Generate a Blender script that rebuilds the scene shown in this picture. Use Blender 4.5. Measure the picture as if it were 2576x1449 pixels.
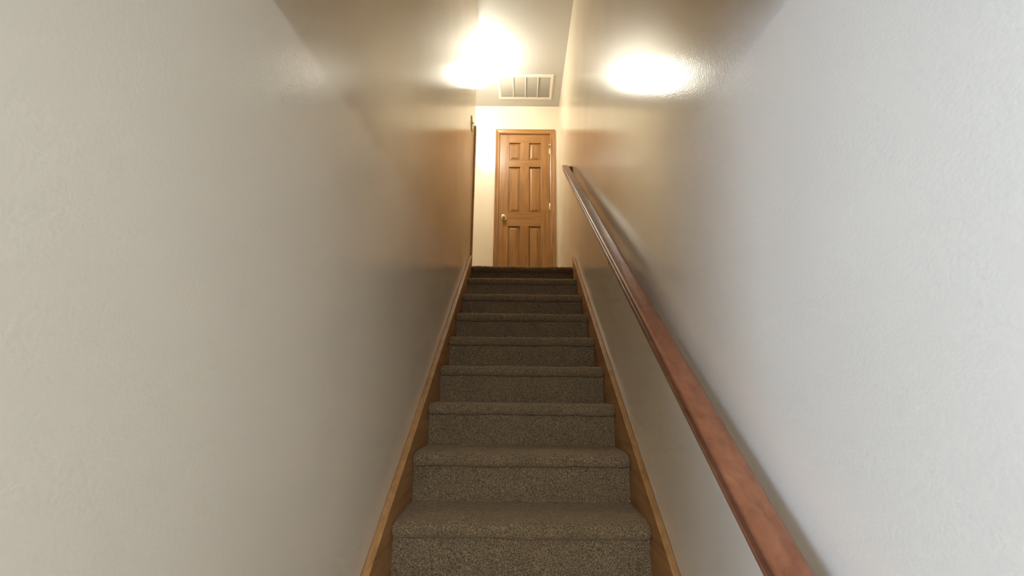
import bpy, bmesh, math, random
import numpy as np
from mathutils import Matrix, Vector

for o in list(bpy.data.objects):
    bpy.data.objects.remove(o)
S = bpy.context.scene
C = S.collection
rng = np.random.default_rng(7)

# ------------------------------------------------------------------ camera
F_PX, IMG_W = 1151.97, 2576.0
cam_d = bpy.data.cameras.new('camera')
cam_d.sensor_fit = 'HORIZONTAL'
cam_d.sensor_width = 36.0
cam_d.lens = F_PX / IMG_W * 36.0
cam_d.shift_x = -15.69 / IMG_W
cam_d.shift_y = -0.71 / IMG_W
cam_d.clip_start = 0.02
cam_d.clip_end = 200
cam = bpy.data.objects.new('camera', cam_d)
C.objects.link(cam)
yaw, pitch, roll = -0.005466, 0.217970, 0.010755
fwd = Vector((math.sin(yaw)*math.cos(pitch), math.cos(yaw)*math.cos(pitch), math.sin(pitch)))
rt = Vector((math.cos(yaw), -math.sin(yaw), 0))
up = rt.cross(fwd)
c_, s_ = math.cos(roll), math.sin(roll)
rt2 = c_*rt + s_*up
up2 = -s_*rt + c_*up
M = Matrix((rt2, up2, -fwd)).transposed().to_4x4()
M.translation = (-0.0101, -3.7880, -1.0468)
cam.matrix_world = M
S.camera = cam

# ------------------------------------------------------------------ world, exposure, daylight
w = bpy.data.worlds.new('world'); S.world = w; w.use_nodes = True
w.node_tree.nodes['Background'].inputs[0].default_value = (0.62, 0.74, 1.0, 1)
w.node_tree.nodes['Background'].inputs[1].default_value = 0.6
S.view_settings.view_transform = 'Standard'
S.view_settings.look = 'None'
S.view_settings.exposure = 0.66
S.view_settings.gamma = 1.0
S.view_settings.use_curve_mapping = False
S.cycles.use_light_tree = False; S.cycles.use_adaptive_sampling = True; S.cycles.adaptive_threshold = 0.06; S.cycles.adaptive_min_samples = 16; S.cycles.max_bounces = 10; S.cycles.diffuse_bounces = 8; S.cycles.glossy_bounces = 3; S.cycles.transmission_bounces = 2

WIN = dict(x=-2.2, y0=-5.95, y1=-4.45, z0=-1.95, z1=-0.55)      # lower-floor window, behind and to the left of the viewer
ld = bpy.data.lights.new('window_daylight', 'AREA')
ld.shape = 'RECTANGLE'; ld.size = WIN['z1']-WIN['z0']; ld.size_y = WIN['y1']-WIN['y0']
ld.energy = 84; ld.color = (0.465, 0.645, 1.0)
lo = bpy.data.objects.new('window_daylight', ld); C.objects.link(lo)
lo.location = (WIN['x']-0.14, (WIN['y0']+WIN['y1'])/2, (WIN['z0']+WIN['z1'])/2)
lo.rotation_euler = (0, math.radians(-90), 0)                 # shines towards +x, into the room
LOW_STRENGTH = 110.0                                            # drum lamp on the lower ceiling
LOW_COL = (0.78, 0.89, 1.0)
LOW = (0.05, -5.35, -0.56)

LAMP_STRENGTH = 41.0
LAMP_COL = (1.0, 0.96, 0.82)
LAMP = (-0.472, 0.55, 2.265)

# ------------------------------------------------------------------ materials
def mat(name):
    m = bpy.data.materials.new(name); m.use_nodes = True
    nt = m.node_tree
    return m, nt, nt.nodes['Principled BSDF']
def node(nt, t, **kw):
    n = nt.nodes.new(t)
    for k, v in kw.items():
        if k in n.inputs.keys(): n.inputs[k].default_value = v
        else: setattr(n, k, v)
    return n
def ramp(nt, fac, stops):
    r = nt.nodes.new('ShaderNodeValToRGB')
    e = r.color_ramp.elements
    while len(e) < len(stops): e.new(0.5)
    for el, (p, c) in zip(e, stops):
        el.position = p; el.color = (*c, 1)
    nt.links.new(fac, r.inputs[0])
    return r.outputs[0]
def coords(nt, scale=(1,1,1), rot=(0,0,0)):
    t = nt.nodes.new('ShaderNodeTexCoord'); mp = nt.nodes.new('ShaderNodeMapping')
    mp.inputs['Scale'].default_value = scale; mp.inputs['Rotation'].default_value = rot
    nt.links.new(t.outputs['Object'], mp.inputs[0])
    return mp.outputs[0]

def paint(name, col, rough, bump=0.12, spec=0.5, coat=0.0):
    m, nt, b = mat(name)
    v = coords(nt)
    n = node(nt, 'ShaderNodeTexNoise', Scale=2.2, Detail=1.0)
    nt.links.new(v, n.inputs['Vector'])
    d = tuple(x*0.96 for x in col); l = tuple(min(1, x*1.03) for x in col)
    nt.links.new(ramp(nt, n.outputs[0], [(0.3, d), (0.7, l)]), b.inputs['Base Color'])
    b.inputs['Roughness'].default_value = rough
    b.inputs['Specular IOR Level'].default_value = spec
    n2 = node(nt, 'ShaderNodeTexNoise', Scale=170.0, Detail=1.0)
    nt.links.new(v, n2.inputs['Vector'])
    bp = node(nt, 'ShaderNodeBump', Strength=bump, Distance=0.0015)
    nt.links.new(n2.outputs[0], bp.inputs['Height'])
    nt.links.new(bp.outputs[0], b.inputs['Normal'])
    return m
M_wall = paint('wall_paint', (0.79, 0.70, 0.555), 0.17, bump=0.17)
M_ceil = paint('ceiling_paint', (0.50, 0.485, 0.45), 0.6, bump=0.15)
M_ivory = paint('ivory_metal', (0.72, 0.68, 0.59), 0.4, bump=0.03)
M_louvre = paint('shaded_ivory_metal', (0.60, 0.56, 0.48), 0.5, bump=0.03)  # same ivory as the frame, shade inside the grille put into its colour
M_lower = paint('lower_room_paint', (0.80, 0.79, 0.76), 0.5)

def wood(name, dark, mid, light, rough, axis='Z', scale=1.0):
    m, nt, b = mat(name)
    sc = {'Z': (38, 38, 2.2), 'Y': (38, 2.2, 38), 'X': (2.2, 38, 38)}[axis]
    v = coords(nt, tuple(s*scale for s in sc))
    n = node(nt, 'ShaderNodeTexNoise', Scale=1.0, Detail=6.0, Roughness=0.62, Distortion=0.6)
    nt.links.new(v, n.inputs['Vector'])
    col = ramp(nt, n.outputs[0], [(0.28, dark), (0.5, mid), (0.74, light)])
    v2 = coords(nt, tuple(s*0.12 for s in sc))
    n2 = node(nt, 'ShaderNodeTexNoise', Scale=1.0, Detail=2.0)
    nt.links.new(v2, n2.inputs['Vector'])
    mx = nt.nodes.new('ShaderNodeMixRGB'); mx.blend_type = 'MULTIPLY'; mx.inputs[0].default_value = 0.5
    nt.links.new(col, mx.inputs[1])
    nt.links.new(ramp(nt, n2.outputs[0], [(0.3, (0.72, 0.66, 0.6)), (0.7, (1, 1, 1))]), mx.inputs[2])
    nt.links.new(mx.outputs[0], b.inputs['Base Color'])
    b.inputs['Roughness'].default_value = rough
    bp = node(nt, 'ShaderNodeBump', Strength=0.12, Distance=0.001)
    nt.links.new(n.outputs[0], bp.inputs['Height']); nt.links.new(bp.outputs[0], b.inputs['Normal'])
    return m
OAK = ((0.25, 0.115, 0.034), (0.37, 0.185, 0.062), (0.46, 0.25, 0.095))
M_door = wood('honey_oak_upright', *OAK, 0.3, 'Z')
M_doorx = wood('honey_oak_level', *OAK, 0.3, 'X')
M_skirt = wood('oak_skirting', (0.30, 0.14, 0.045), (0.45, 0.23, 0.08), (0.53, 0.30, 0.11), 0.42, 'Y')
M_rail = wood('reddish_rail_wood', (0.19, 0.065, 0.028), (0.27, 0.10, 0.045), (0.33, 0.135, 0.062), 0.33, 'Y')

def metal(name, col, rough, metallic=1.0):
    m, nt, b = mat(name)
    n = node(nt, 'ShaderNodeTexNoise', Scale=60.0, Detail=2.0)
    nt.links.new(coords(nt), n.inputs['Vector'])
    nt.links.new(ramp(nt, n.outputs[0], [(0.3, tuple(x*0.9 for x in col)), (0.7, col)]), b.inputs['Base Color'])
    b.inputs['Metallic'].default_value = metallic
    b.inputs['Roughness'].default_value = rough
    return m
M_brass = metal('brass', (0.86, 0.70, 0.38), 0.28)
M_dark = metal('dark_steel', (0.10, 0.09, 0.08), 0.5, 0.6)
M_white = metal('white_enamel', (0.8, 0.79, 0.76), 0.35, 0.0)

def carpet_mat():
    m, nt, b = mat('taupe_carpet')
    v = coords(nt)
    n = node(nt, 'ShaderNodeTexNoise', Scale=260.0, Detail=3.0, Roughness=0.7)
    nt.links.new(v, n.inputs['Vector'])
    col = ramp(nt, n.outputs[0], [(0.36, (0.056, 0.035, 0.017)), (0.5, (0.178, 0.117, 0.060)), (0.64, (0.35, 0.248, 0.137))])
    n2 = node(nt, 'ShaderNodeTexNoise', Scale=9.0, Detail=2.0)
    nt.links.new(v, n2.inputs['Vector'])
    mx = nt.nodes.new('ShaderNodeMixRGB'); mx.blend_type = 'MULTIPLY'; mx.inputs[0].default_value = 0.6
    nt.links.new(col, mx.inputs[1])
    nt.links.new(ramp(nt, n2.outputs[0], [(0.3, (0.78, 0.77, 0.74)), (0.7, (1, 0.98, 0.97))]), mx.inputs[2])
    nt.links.new(mx.outputs[0], b.inputs['Base Color'])
    b.inputs['Roughness'].default_value = 1.0
    b.inputs['Specular IOR Level'].default_value = 0.1
    b.inputs['Sheen Weight'].default_value = 0.3
    b.inputs['Sheen Roughness'].default_value = 0.6
    b.inputs['Sheen Tint'].default_value = (0.85, 0.60, 0.36, 1)
    bp = node(nt, 'ShaderNodeBump', Strength=0.7, Distance=0.003)
    nt.links.new(n.outputs[0], bp.inputs['Height']); nt.links.new(bp.outputs[0], b.inputs['Normal'])
    return m
M_carpet = carpet_mat()

def glow_mat(name, LAMP_COL, LAMP_STRENGTH):
    m, nt, b = mat(name)
    n = node(nt, 'ShaderNodeTexNoise', Scale=6.0, Detail=1.0)
    nt.links.new(coords(nt), n.inputs['Vector'])
    nt.links.new(ramp(nt, n.outputs[0], [(0.3, tuple(x*0.98 for x in LAMP_COL)), (0.7, LAMP_COL)]), b.inputs['Emission Color'])
    b.inputs['Base Color'].default_value = (0.9, 0.88, 0.84, 1)
    b.inputs['Emission Strength'].default_value = LAMP_STRENGTH
    return m
M_glow = glow_mat('lit_opal_glass', LAMP_COL, LAMP_STRENGTH)
M_low = glow_mat('lit_drum_shade', LOW_COL, LOW_STRENGTH)
# ------------------------------------------------------------------ builders
def box(bm, x0, x1, y0, y1, z0, z1):
    vs = [bm.verts.new(p) for p in ((x0,y0,z0),(x1,y0,z0),(x1,y1,z0),(x0,y1,z0),(x0,y0,z1),(x1,y0,z1),(x1,y1,z1),(x0,y1,z1))]
    for f in ((0,3,2,1),(4,5,6,7),(0,1,5,4),(1,2,6,5),(2,3,7,6),(3,0,4,7)):
        bm.faces.new([vs[i] for i in f])
def obj(name, bm, m, parent=None, smooth=False, bevel=0.0):
    if bevel:
        bmesh.ops.remove_doubles(bm, verts=bm.verts, dist=1e-6)
        bmesh.ops.bevel(bm, geom=list(bm.edges), offset=bevel, segments=2, affect='EDGES', profile=0.6)
    me = bpy.data.meshes.new(name); bm.to_mesh(me); bm.free()
    me.materials.append(m)
    if smooth: me.polygons.foreach_set('use_smooth', [True]*len(me.polygons))
    o = bpy.data.objects.new(name, me); C.objects.link(o)
    if parent is not None: o.parent = parent
    return o
def boxes(name, lst, m, parent=None, bevel=0.0):
    bm = bmesh.new()
    for b in lst: box(bm, *b)
    return obj(name, bm, m, parent, bevel=bevel)
def struct(o):
    o['kind'] = 'structure'; return o
def empty(name, loc=(0,0,0)):
    o = bpy.data.objects.new(name, None); C.objects.link(o); o.location = loc; o.empty_display_size = 0.1
    return o
def tag(o, label, cat, group=None):
    o['label'] = label; o['category'] = cat
    if group: o['group'] = group
    return o
def lathe(bm, prof, center, axis='Z', seg=32):
    """prof: list of (radius, height along axis)"""
    rings = []
    for r, h in prof:
        ring = []
        for k in range(seg):
            a = 2*math.pi*k/seg
            u, v = r*math.cos(a), r*math.sin(a)
            p = {'Z': (u, v, h), 'Y': (u, h, v), 'X': (h, u, v)}[axis]
            ring.append(bm.verts.new((center[0]+p[0], center[1]+p[1], center[2]+p[2])))
        rings.append(ring)
    for a, b in zip(rings, rings[1:]):
        for k in range(seg):
            bm.faces.new((a[k], a[(k+1) % seg], b[(k+1) % seg], b[k]))
    for ring in (rings[0], rings[-1]):
        bm.faces.new(ring)
    bmesh.ops.remove_doubles(bm, verts=bm.verts, dist=1e-6)
    bmesh.ops.recalc_face_normals(bm, faces=bm.faces)
def prism_yz(bm, pts, x0, x1):
    a = [bm.verts.new((x0, y, z)) for y, z in pts]; b = [bm.verts.new((x1, y, z)) for y, z in pts]
    bm.faces.new(a); bm.faces.new(list(reversed(b)))
    n = len(pts)
    for i in range(n):
        bm.faces.new((a[i], b[i], b[(i+1) % n], a[(i+1) % n]))
    bmesh.ops.recalc_face_normals(bm, faces=bm.faces)

# ------------------------------------------------------------------ dimensions
XL, XR = -0.459, 0.457          # faces of the stair walls
HW = 0.434                      # half width of the carpet between the skirtings
RISE, RUN = 0.18563, 0.26628
SLOPE = RISE/RUN
D = 1.458                       # end wall with the door
H = 2.505                       # upper ceiling
ZB = -14*RISE                   # lower floor
ZL = -0.016                     # landing floor
YB = -3.46                      # where the stair walls start
ZC = -0.38                      # lower ceiling
YH = -3.22                      # edge of the lower ceiling over the stairs
YE = 0.13                       # end of the left stair wall at the landing
XH = -1.75                      # far side of the upper hall

# ------------------------------------------------------------------ structure
struct(boxes('wall_left', [(XL-0.11, XL, YB, YE, ZB, H)], M_wall))
struct(boxes('wall_right', [(XR, XR+0.11, YB, D+0.1, ZB, H)], M_wall))
LX0, LX1, LZ1 = -0.287, 0.337, 2.105      # door leaf
struct(boxes('wall_end', [(XH, LX0-0.012, D, D+0.1, ZL-0.2, H), (LX1+0.012, XR, D, D+0.1, ZL-0.2, H),
                          (LX0-0.012, LX1+0.012, D, D+0.1, LZ1+0.012, H)], M_wall))
struct(boxes('wall_hall', [(XH-0.1, XH, YE-0.11, D+0.1, ZL-0.2, H), (XH, XL-0.11, YE-0.11, YE, ZL-0.2, H)], M_wall))
struct(boxes('ceiling', [(XH-0.1, XR+0.11, YH-0.1, D+0.1, H, H+0.1)], M_ceil))
struct(boxes('floor', [(XH, XL-0.002, YE+0.001, D, ZL-0.2, ZL), (XL-0.002, XR, 0.05, D, ZL-0.2, ZL), (LX0-.012, LX1+.012, D, D+.1, ZL-.2, ZL-.004)], M_carpet))
struct(boxes('wall_header', [(XL, XR, YH-0.1, YH, ZC, H)], M_wall))
# lower room that the stairs start from (behind the viewer)
BX0, BX1, BY = WIN['x'], 2.2, -8.0
struct(boxes('floor_lower', [(BX0, BX1, BY, YB, ZB-0.1, ZB), (XL, XR, YB, YB+0.1, ZB-0.1, ZB)], M_carpet))
cl = struct(boxes('ceiling_lower', [(BX0, BX1, BY, YB, ZC, ZC+0.08), (XL, XR, YB, YH-0.1, ZC, ZC+0.08)], M_ceil))
struct(boxes('wall_lower_right', [(BX1, BX1+0.1, BY, YB, ZB, ZC)], M_lower))
struct(boxes('wall_lower_front', [(BX0, XL-0.11, YB, YB+0.1, ZB, ZC), (XR+0.11, BX1, YB, YB+0.1, ZB, ZC)], M_lower))
struct(boxes('wall_lower_back', [(BX0, BX1, BY-0.1, BY, ZB, ZC)], M_lower))
struct(boxes('wall_lower_left', [(BX0-0.1, BX0, BY, WIN['y0'], ZB, ZC), (BX0-0.1, BX0, WIN['y1'], YB, ZB, ZC),
        (BX0-0.1, BX0, WIN['y0'], WIN['y1'], ZB, WIN['z0']), (BX0-0.1, BX0, WIN['y0'], WIN['y1'], WIN['z1'], ZC)], M_lower))
wn = struct(empty('window_1', (BX0-0.05, (WIN['y0']+WIN['y1'])/2, WIN['z0'])))
def wbox(name, x0, x1, y0, y1, z0, z1):
    cx, cy, cz = wn.location
    return boxes(name, [(x0-cx, x1-cx, y0-cy, y1-cy, z0-cz, z1-cz)], M_white, wn)
for y in (WIN['y0'], (WIN['y0']+WIN['y1'])/2-0.02, WIN['y1']-0.04):
    wbox('window_frame', BX0-0.07, BX0-0.03, y, y+0.04, WIN['z0'], WIN['z1'])
for z in (WIN['z0'], WIN['z1']-0.04):
    wbox('window_rail', BX0-0.07, BX0-0.03, WIN['y0']+0.04, WIN['y1']-0.04, z, z+0.04)
pm, pnt, pb = mat('clear_pane')
tr, gl, mxs = pnt.nodes.new('ShaderNodeBsdfTransparent'), pnt.nodes.new('ShaderNodeBsdfGlossy'), pnt.nodes.new('ShaderNodeMixShader')
gl.inputs['Roughness'].default_value = 0.02; mxs.inputs[0].default_value = 0.06
pnt.links.new(tr.outputs[0], mxs.inputs[1]); pnt.links.new(gl.outputs[0], mxs.inputs[2])
pnt.links.new(mxs.outputs[0], pnt.nodes['Material Output'].inputs[0])
ym = (WIN['y0']+WIN['y1'])/2
for ya, yb in ((WIN['y0']+0.04, ym-0.02), (ym+0.02, WIN['y1']-0.04)):
    p_ = wbox('pane', BX0-0.054, BX0-0.048, ya, yb, WIN['z0']+0.04, WIN['z1']-0.04)
    p_.data.materials[0] = pm
bm = bmesh.new()
lathe(bm, [(0.0001, LOW[2]-0.08), (0.14, LOW[2]-0.08), (0.17, LOW[2]-0.06), (0.17, LOW[2]+0.08), (0.0001, LOW[2]+0.08)], (LOW[0], LOW[1], 0), 'Z', 20)
obj('light_fixture', bm, M_low, cl)
bm = bmesh.new()
lathe(bm, [(0.0001, LOW[2]+0.08), (0.008, LOW[2]+0.08), (0.008, ZC-0.02), (0.05, ZC-0.018), (0.05, ZC-0.0005), (0.0001, ZC-0.0005)], (LOW[0], LOW[1], 0), 'Z', 16)
obj('light_stem', bm, M_white, cl)

# skirting boards that follow the stairs (trim_1 left, trim_2 right)
def skirt(name, x0, x1, y_top, inner_right):
    bm = bmesh.new()
    z0 = 0.060
    yb = YB+0.02
    top = lambda y: z0 + SLOPE*y
    pts = [(yb, ZB), (yb, top(yb)), (y_top, top(y_top)), (y_top, -0.3), (y_top-0.5, -0.3+SLOPE*-0.5-0.1), (yb+0.45, ZB)]
    prism_yz(bm, pts, x0, x1)
    return struct(obj(name, bm, M_skirt, bevel=0.002))
skirt('trim_1', XL+0.001, -HW, 0.03, True)
skirt('trim_2', HW, XR-0.001, 0.03, False)

# wooden corner guard on the end of the left wall
bm = bmesh.new()
prof = [(XL, YE-0.035), (XL+0.009, YE-0.035), (XL+0.014, YE-0.028), (XL+0.014, YE+0.012), (XL+0.006, YE+0.016),
        (XL-0.035, YE+0.016), (XL-0.035, YE+0.001), (XL, YE+0.001)]
lo_, hi_ = [bm.verts.new((x, y, ZL)) for x, y in prof], [bm.verts.new((x, y, 1.375)) for x, y in prof]
bm.faces.new(lo_); bm.faces.new(hi_)
for i in range(len(prof)):
    j = (i+1) % len(prof); bm.faces.new((lo_[i], lo_[j], hi_[j], hi_[i]))
bmesh.ops.recalc_face_normals(bm, faces=bm.faces)
struct(obj('trim_3', bm, M_skirt))

# ------------------------------------------------------------------ staircase: carpeted treads and risers
stairs = empty('staircase', (0, YB, ZB))
tag(stairs, 'straight flight of stairs covered in taupe-brown carpet between oak skirtings', 'staircase')
def smooth_noise(nu, nv, cell):
    """value noise on an nu x nv grid, feature size in cells"""
    gu, gv = int(nu/cell)+3, int(nv/cell)+3
    g = rng.standard_normal((gu, gv))
    u = np.arange(nu)/cell; v = np.arange(nv)/cell
    iu, iv = u.astype(int), v.astype(int); fu, fv = (u-iu)[:, None], (v-iv)[None, :]
    fu, fv = fu*fu*(3-2*fu), fv*fv*(3-2*fv)
    a = g[np.ix_(iu, iv)]; b = g[np.ix_(iu+1, iv)]; c = g[np.ix_(iu, iv+1)]; d = g[np.ix_(iu+1, iv+1)]
    return (a*(1-fu)+b*fu)*(1-fv)+(c*(1-fu)+d*fu)*fv
def carpet_sheet(name, prof, step, parent, side_r=0.016, amp=1.0, nose_y=None):
    """prof: list of (y, z); swept across the stair width, with tufted relief and rolled side edges"""
    P = np.array(prof, float)
    L = np.r_[0, np.cumsum(np.hypot(*(P[1:]-P[:-1]).T))]
    nu = max(8, int(L[-1]/step)); s = np.linspace(0, L[-1], nu)
    Y, Z = np.interp(s, L, P[:, 0]), np.interp(s, L, P[:, 1])
    dy, dz = np.gradient(Y), np.gradient(Z); ln = np.hypot(dy, dz)+1e-9
    ny, nz = dz/ln, -dy/ln                       # outward normal (profile runs from back to front to down)
    nv = int(2*HW/step); X = np.linspace(-HW, HW, nv)
    t = np.clip((HW-np.abs(X))/side_r, 0, 1)
    roll_ = -side_r*0.8*(1-np.sqrt(np.clip(1-(1-t)**2, 0, 1)))
    disp = smooth_noise(nu, nv, max(1.0, 0.006/step))*0.0011 + smooth_noise(nu, nv, 0.03/step)*0.0011 + smooth_noise(nu, nv, 0.16/step)*0.0012
    if nose_y is not None:                       # the carpet only rolls off at the sides near the nosing
        wgt = 0.15+0.85*np.clip(1-(Y-nose_y-0.03)/0.06, 0, 1)
        disp = disp*amp + wgt[:, None]*roll_[None, :]
    else:
        disp = disp*amp + roll_[None, :]
    co = np.empty((nu, nv, 3))
    co[..., 0] = X[None, :]; co[..., 1] = Y[:, None]+ny[:, None]*disp; co[..., 2] = Z[:, None]+nz[:, None]*disp
    loc = np.array(parent.location)
    co = (co-loc).reshape(-1, 3)
    idx = np.arange(nu*nv).reshape(nu, nv)
    q = np.stack([idx[:-1, :-1], idx[1:, :-1], idx[1:, 1:], idx[:-1, 1:]], -1).reshape(-1, 4)
    me = bpy.data.meshes.new(name)
    me.vertices.add(len(co)); me.vertices.foreach_set('co', co.ravel())
    me.loops.add(q.size); me.loops.foreach_set('vertex_index', q.ravel())
    me.polygons.add(len(q)); me.polygons.foreach_set('loop_start', np.arange(0, q.size, 4)); me.polygons.foreach_set('loop_total', np.full(len(q), 4))
    me.polygons.foreach_set('use_smooth', np.ones(len(q), bool))
    me.update(); me.validate()
    me.materials.append(M_carpet)
    o = bpy.data.objects.new(name, me); C.objects.link(o); o.parent = parent
    return o
# rough timber carcass under the carpet
bm = bmesh.new()
pts = [(0.049, -0.3)]
for i in range(14):
    z = -i*RISE if i else ZL
    pts += [(-i*RUN+0.048, z-0.012), (-i*RUN+0.048, max(ZB+0.001, -(i+1)*RISE-0.012))]
pts += [(-12.8*RUN, ZB+0.001), (-12.4*RUN+0.8, ZB+0.001)]
prism_yz(bm, [(y-stairs.location[1], z-stairs.location[2]) for y, z in pts], -HW+0.0005, HW-0.0005)
obj('carcass', bm, M_skirt, stairs)
R_N = 0.026
SET = 0.034                      # riser sits this far behind the nosing
for i in range(14):
    z = -i*RISE if i else ZL
    yf = -i*RUN
    step = 0.0032 if 5 <= i <= 9 else (0.005 if i < 5 else 0.012)
    back = (-(i-1)*RUN+SET+0.006) if i else 0.055
    prof = [(back, z)]
    for k in range(9):
        a = math.pi*k/8
        prof.append((yf+R_N-R_N*math.sin(a), z-R_N+R_N*math.cos(a)))
    prof.append((yf+SET+0.005, z-2*R_N+0.001))
    carpet_sheet('tread', prof, step, stairs, nose_y=yf)
    zr = z-2*R_N+0.004
    carpet_sheet('riser', [(yf+SET, zr), (yf+SET, -(i+1)*RISE+0.001)], step, stairs, side_r=0.003)

# ------------------------------------------------------------------ door at the head of the stairs
door = struct(empty('door_1', ((LX0+LX1)/2, D, ZL)))
def dloc(b): return (b[0]-door.location[0], b[1]-door.location[0], b[2]-D, b[3]-D, b[4]-ZL, b[5]-ZL)
def dbox(name, b, m, parent=door, bevel=0.0015):
    return boxes(name, [dloc(b)], m, parent, bevel)
FY = D+0.008                      # front of stiles and rails
BYK = D+0.028                     # bottom of the panel recess
leaf = dbox('door_leaf', (LX0, LX1, BYK, D+0.05, ZL+0.008, LZ1), M_door)
PC = [(-0.170, -0.030), (0.080, 0.225)]
PR = [(1.757, 1.991), (1.062, 1.661), (0.235, 0.880)]
e = 0.0004
for x0, x1 in ((LX0, PC[0][0]), (PC[1][1], LX1)):
    dbox('stile', (x0, x1-0, FY, BYK+e, ZL+0.008, LZ1), M_door, leaf)
zr = [(PR[0][1], LZ1), (PR[1][1], PR[0][0]), (PR[2][1], PR[1][0]), (ZL+0.008, PR[2][0])]
for z0, z1 in zr:
    dbox('rail', (PC[0][0], PC[1][1], FY, BYK+e, z0, z1), M_doorx, leaf)
for z0, z1 in PR:
    dbox('mullion', (PC[0][1], PC[1][0], FY, BYK+e, z0, z1), M_door, leaf)
for z0, z1 in PR:
    for x0, x1 in PC:
        bm = bmesh.new()
        lv = [(0.0, BYK-0.0002), (0.012, BYK-0.001), (0.014, BYK-0.004), (0.036, FY+0.007), (0.038, FY+0.006)]
        rings = []
        for ins, yy in lv:
            q = [(x0+ins, z0+ins), (x1-ins, z0+ins), (x1-ins, z1-ins), (x0+ins, z1-ins)]
            rings.append([bm.verts.new((x-door.location[0], yy-D, z-ZL)) for x, z in q])
        for a, b in zip(rings, rings[1:]):
            for k in range(4): bm.faces.new((a[k], a[(k+1) % 4], b[(k+1) % 4], b[k]))
        bm.faces.new(rings[-1])
        bmesh.ops.recalc_face_normals(bm, faces=bm.faces)
        o = obj('panel', bm, M_door, leaf)
# jamb + casing
CX0, CX1, CZ1 = -0.343, 0.405, 2.168
for b, m_ in (((LX0-0.012, LX0-0.002, D-0.001, D+0.1, ZL, LZ1+0.012), M_door), ((LX1+0.002, LX1+0.012, D-0.001, D+0.1, ZL, LZ1+0.012), M_door),
          ((LX0-0.002, LX1+0.002, D-0.001, D+0.1, LZ1+0.002, LZ1+0.012), M_doorx)):
    dbox('jamb', b, m_)
def casing(name, pts_in, pts_out, m_):
    """moulded casing leg: mitred between inner and outer corner points, profile stepped in depth"""
    bm = bmesh.new()
    lv = [(0.0, 0.0), (0.0, 0.010), (0.12, 0.013), (0.3, 0.011), (0.62, 0.015), (0.8, 0.018), (1.0, 0.016), (1.0, 0.0)]
    rings = []
    for t, h in lv:
        rings.append([bm.verts.new((a[0]*(1-t)+b[0]*t-door.location[0], -h, a[1]*(1-t)+b[1]*t-ZL)) for a, b in zip(pts_in, pts_out)])
    for a, b in zip(rings, rings[1:]):
        bm.faces.new((a[0], a[1], b[1], b[0]))
    for k in (0, 1): bm.faces.new([r[k] for r in rings])
    bm.faces.new((rings[0][0], rings[0][1], rings[-1][1], rings[-1][0]))
    bmesh.ops.recalc_face_normals(bm, faces=bm.faces)
    return obj(name, bm, m_, door)
ix0, ix1, iz = LX0-0.006, LX1+0.006, LZ1+0.006
casing('casing', [(ix0, ZL), (ix0, iz)], [(CX0, ZL), (CX0, CZ1)], M_door)
casing('casing', [(ix0, iz), (ix1, iz)], [(CX0, CZ1), (CX1, CZ1)], M_doorx)
casing('casing', [(ix1, iz), (ix1, ZL)], [(CX1, CZ1), (CX1, ZL)], M_door)
# knob
bm = bmesh.new()
kx, kz = -0.226-door.location[0], 0.985-ZL
lathe(bm, [(0.0001, -0.066), (0.013, -0.0655), (0.023, -0.062), (0.030, -0.053), (0.0305, -0.045), (0.024, -0.034), (0.013, -0.028), (0.0105, -0.02), (0.012, 0.006), (0.0001, 0.006)], (kx, FY-D, kz), 'Y', 28)
kn = obj('door_knob', bm, M_brass, door, smooth=True); kn['label'] = 'round polished brass knob'
bm = bmesh.new()
lathe(bm, [(0.0001, -0.009), (0.020, -0.009), (0.031, -0.007), (0.037, -0.002), (0.037, 0.0), (0.0001, 0.0)], (kx, FY-D, kz), 'Y', 28)
obj('rosette', bm, M_brass, kn, smooth=True)
# hinges
for hz in (1.883, 1.132, 0.30):
    bm = bmesh.new()
    lathe(bm, [(0.0001, -0.050), (0.005, -0.049), (0.0085, -0.045), (0.0085, 0.045), (0.005, 0.049), (0.0001, 0.050)], (LX1+0.001-door.location[0], FY-D-0.009, hz-ZL), 'Z', 14)
    hg = obj('hinge', bm, M_brass, door, smooth=True); hg['label'] = 'brass hinge'
    x = LX1-door.location[0]
    boxes('hinge_leaf', [(x-0.010, x+0.012, FY-D-0.004, FY-D-0.0005, hz-ZL-0.044, hz-ZL+0.044)], M_brass, hg)
    if hz > 1.5:   # hinge-pin door stop
        bm = bmesh.new()
        lathe(bm, [(0.0001, -0.05), (0.009, -0.05), (0.009, -0.044), (0.004, -0.042), (0.004, 0.0), (0.0001, 0.0)], (x-0.004, FY-D-0.008, hz-ZL+0.055), 'Y', 14)
        lathe(bm, [(0.0001, 0.0), (0.003, 0.0), (0.003, 0.045), (0.007, 0.046), (0.007, 0.054), (0.0001, 0.054)], (x+0.004, FY-D-0.016, hz-ZL+0.020), 'X', 12)
        obj('door_stop', bm, M_brass, hg, smooth=True)

# ------------------------------------------------------------------ handrail on the right wall
RS = 0.7236                       # slope of the rail
hr = empty('handrail', (XR, -1.5, 0.961+RS*(-1.5-0.156)))
tag(hr, 'long reddish-brown wooden handrail running up the right-hand wall', 'handrail')
ry0, ry1 = -3.40, 0.135
def rz(y): return 0.961+RS*(y-0.156)
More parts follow.
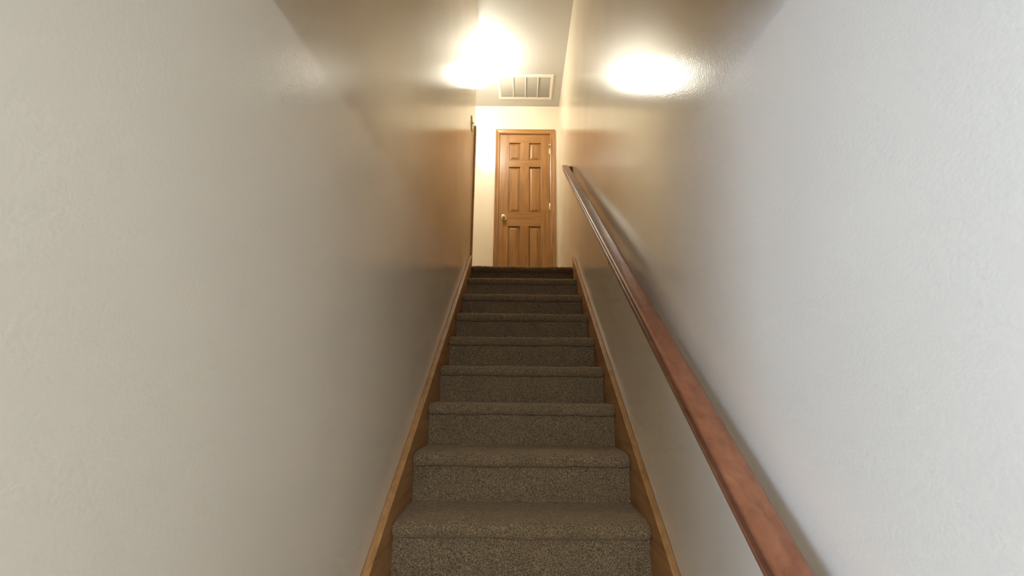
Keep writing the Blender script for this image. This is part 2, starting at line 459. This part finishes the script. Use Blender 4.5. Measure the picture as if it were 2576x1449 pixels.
# cross section (x offset from the wall, height above the underside line)
sec = [(0.087, 0.000), (0.090, 0.002), (0.0905, 0.006), (0.089, 0.010), (0.0825, 0.012), (0.0800, 0.016), (0.0820, 0.020), (0.089, 0.0225), (0.0920, 0.026), (0.0925, 0.033), (0.0905, 0.0375),
       (0.0865, 0.0400), (0.078, 0.0415), (0.062, 0.0425), (0.048, 0.0415), (0.039, 0.0395), (0.0345, 0.036), (0.0335, 0.030), (0.035, 0.024), (0.0395, 0.021), (0.041, 0.016), (0.039, 0.012), (0.036, 0.010), (0.036, 0.002), (0.039, 0.0)]
bm = bmesh.new()
ys = np.linspace(ry0, ry1, 40)
rings = []
for y in ys:
    bow = 0.004*math.sin(math.pi*(y-ry0)/(ry1-ry0))
    rings.append([bm.verts.new((-o, y-hr.location[1], rz(y)+h*1.3+bow-hr.location[2])) for o, h in sec])
for a, b in zip(rings, rings[1:]):
    n = len(sec)
    for k in range(n): bm.faces.new((a[k], a[(k+1) % n], b[(k+1) % n], b[k]))
bm.faces.new(rings[0]); bm.faces.new(rings[-1])
bmesh.ops.recalc_face_normals(bm, faces=bm.faces)
ro = obj('rail', bm, M_rail, hr, smooth=True)
md = ro.modifiers.new('split', 'EDGE_SPLIT'); md.split_angle = math.radians(50)
# block that ties the top end of the rail to the wall
bm = bmesh.new()
yb0, yb1 = 0.085, 0.134
pts = [(yb0, rz(yb0)+0.006), (yb1, rz(yb1)-0.030), (yb1, rz(yb1)+0.046), (yb0, rz(yb0)+0.046)]
pts = [(y-hr.location[1], z-hr.location[2]) for y, z in pts]
prism_yz(bm, pts, -0.036, -0.0005)
o = obj('end_block', bm, M_rail, hr); o['label'] = 'small wooden block fixing the rail end to the wall'
for by in (-0.45, -1.75, -3.0):
    bm = bmesh.new()
    zc = rz(by)-0.055-hr.location[2]; yc = by-hr.location[1]
    lathe(bm, [(0.0001, -0.006), (0.022, -0.006), (0.026, -0.0005), (0.0001, -0.0005)], (0, yc, zc), 'X', 20)
    lathe(bm, [(0.0001, -0.062), (0.007, -0.060), (0.007, -0.004), (0.0001, -0.004)], (0, yc, zc), 'X', 12)
    lathe(bm, [(0.0001, -0.007), (0.007, -0.007), (0.007, 0.052), (0.0001, 0.052)], (-0.058, yc, zc), 'Z', 12)
    obj('bracket', bm, M_brass, hr, smooth=True)

# ------------------------------------------------------------------ ceiling lamp
lamp = empty('ceiling_lamp', (LAMP[0], LAMP[1], H))
tag(lamp, 'glowing white globe lamp fixed to the ceiling above the landing', 'lamp')
bm = bmesh.new()
lathe(bm, [(0.0001, -0.0005), (0.085, -0.0005), (0.088, -0.012), (0.075, -0.022), (0.045, -0.030), (0.040, -0.130), (0.0001, -0.130)], (0, 0, 0), 'Z', 40)
obj('canopy', bm, M_white, lamp, smooth=True)
RG = 0.138
bm = bmesh.new()
pr = [(RG*math.sin(math.radians(a))*1.0+1e-4, -(H-LAMP[2])-RG*math.cos(math.radians(a))) for a in range(0, 165, 12)]
lathe(bm, pr, (0, 0, 0), 'Z', 32)
obj('glass_globe', bm, M_glow, lamp, smooth=True)

# ------------------------------------------------------------------ return-air grille in the ceiling
GX0, GX1, GY0, GY1 = -0.304, 0.353, 0.844, 1.308
gr = empty('air_grille', ((GX0+GX1)/2, (GY0+GY1)/2, H))
tag(gr, 'rectangular ivory return-air grille in the ceiling before the door', 'vent')
gx, gy = gr.location[0], gr.location[1]
ox, oy, ix, iy = (GX1-GX0)/2, (GY1-GY0)/2, (GX1-GX0)/2-0.034, (GY1-GY0)/2-0.046
bm = bmesh.new()
lv = [((ox, oy), -0.0005), ((ox, oy), -0.005), ((ox-0.008, oy-0.008), -0.009), ((ix+0.006, iy+0.006), -0.009), ((ix, iy), -0.005), ((ix, iy), -0.0005)]
rings = [[bm.verts.new((sx*a, sy*b, z)) for sx, sy in ((-1,-1),(1,-1),(1,1),(-1,1))] for (a, b), z in lv]
for a, b in zip(rings, rings[1:]):
    for k in range(4): bm.faces.new((a[k], a[(k+1) % 4], b[(k+1) % 4], b[k]))
bmesh.ops.recalc_face_normals(bm, faces=bm.faces)
obj('frame', bm, M_ivory, gr)
boxes('back_plate', [(-ix, ix, -iy, iy, -0.0012, -0.0004)], M_louvre, gr)
for k in range(1, 4):
    x = -ix + 2*ix*k/4
    boxes('divider_bar', [(x-0.006, x+0.006, -iy, iy, -0.0105, -0.001)], M_ivory, gr)
bm = bmesh.new()
n = 30
for k in range(n):
    y = -iy + 2*iy*(k+0.5)/n
    a = [(-ix, y-0.006, -0.0085), (ix, y-0.006, -0.0085), (ix, y+0.004, -0.002), (-ix, y+0.004, -0.002)]
    t = [(x, yy+0.0006, z-0.0008) for x, yy, z in a]
    va = [bm.verts.new(p) for p in a]; vt = [bm.verts.new(p) for p in t]
    bm.faces.new(va); bm.faces.new(vt)
    for j in range(4): bm.faces.new((va[j], va[(j+1) % 4], vt[(j+1) % 4], vt[j]))
bmesh.ops.recalc_face_normals(bm, faces=bm.faces)
o = obj('louvres', bm, M_louvre, gr); o['kind'] = 'stuff'
for x, y in ((-ox+0.017, 0), (ox-0.017, 0)):
    bm = bmesh.new(); lathe(bm, [(0.0001, -0.011), (0.004, -0.0105), (0.005, -0.009), (0.0001, -0.009)], (x, y, 0), 'Z', 12)
    obj('screw', bm, M_brass, gr, smooth=True)

# ------------------------------------------------------------------ light switch on the left wall
sw = empty('light_switch', (XL, -0.135, 1.250))
tag(sw, 'small light switch plate on the left wall near the landing corner', 'switch')
bm = bmesh.new(); box(bm, 0.0003, 0.0065, -0.036, 0.036, -0.060, 0.060)
obj('plate', bm, M_ivory, sw, bevel=0.002)
bm = bmesh.new(); prism_yz(bm, [(-0.005, -0.012), (0.005, -0.012), (0.005, 0.012), (-0.005, 0.012)], 0.0062, 0.0085)
box(bm, 0.008, 0.019, -0.0045, 0.0045, 0.001, 0.009)
obj('toggle', bm, M_ivory, sw)
for z in (-0.03, 0.03):
    bm = bmesh.new(); lathe(bm, [(0.0001, 0.0062), (0.003, 0.0062), (0.0025, 0.0078), (0.0001, 0.008)], (0, 0, z), 'X', 10)
    obj('screw', bm, M_brass, sw, smooth=True)
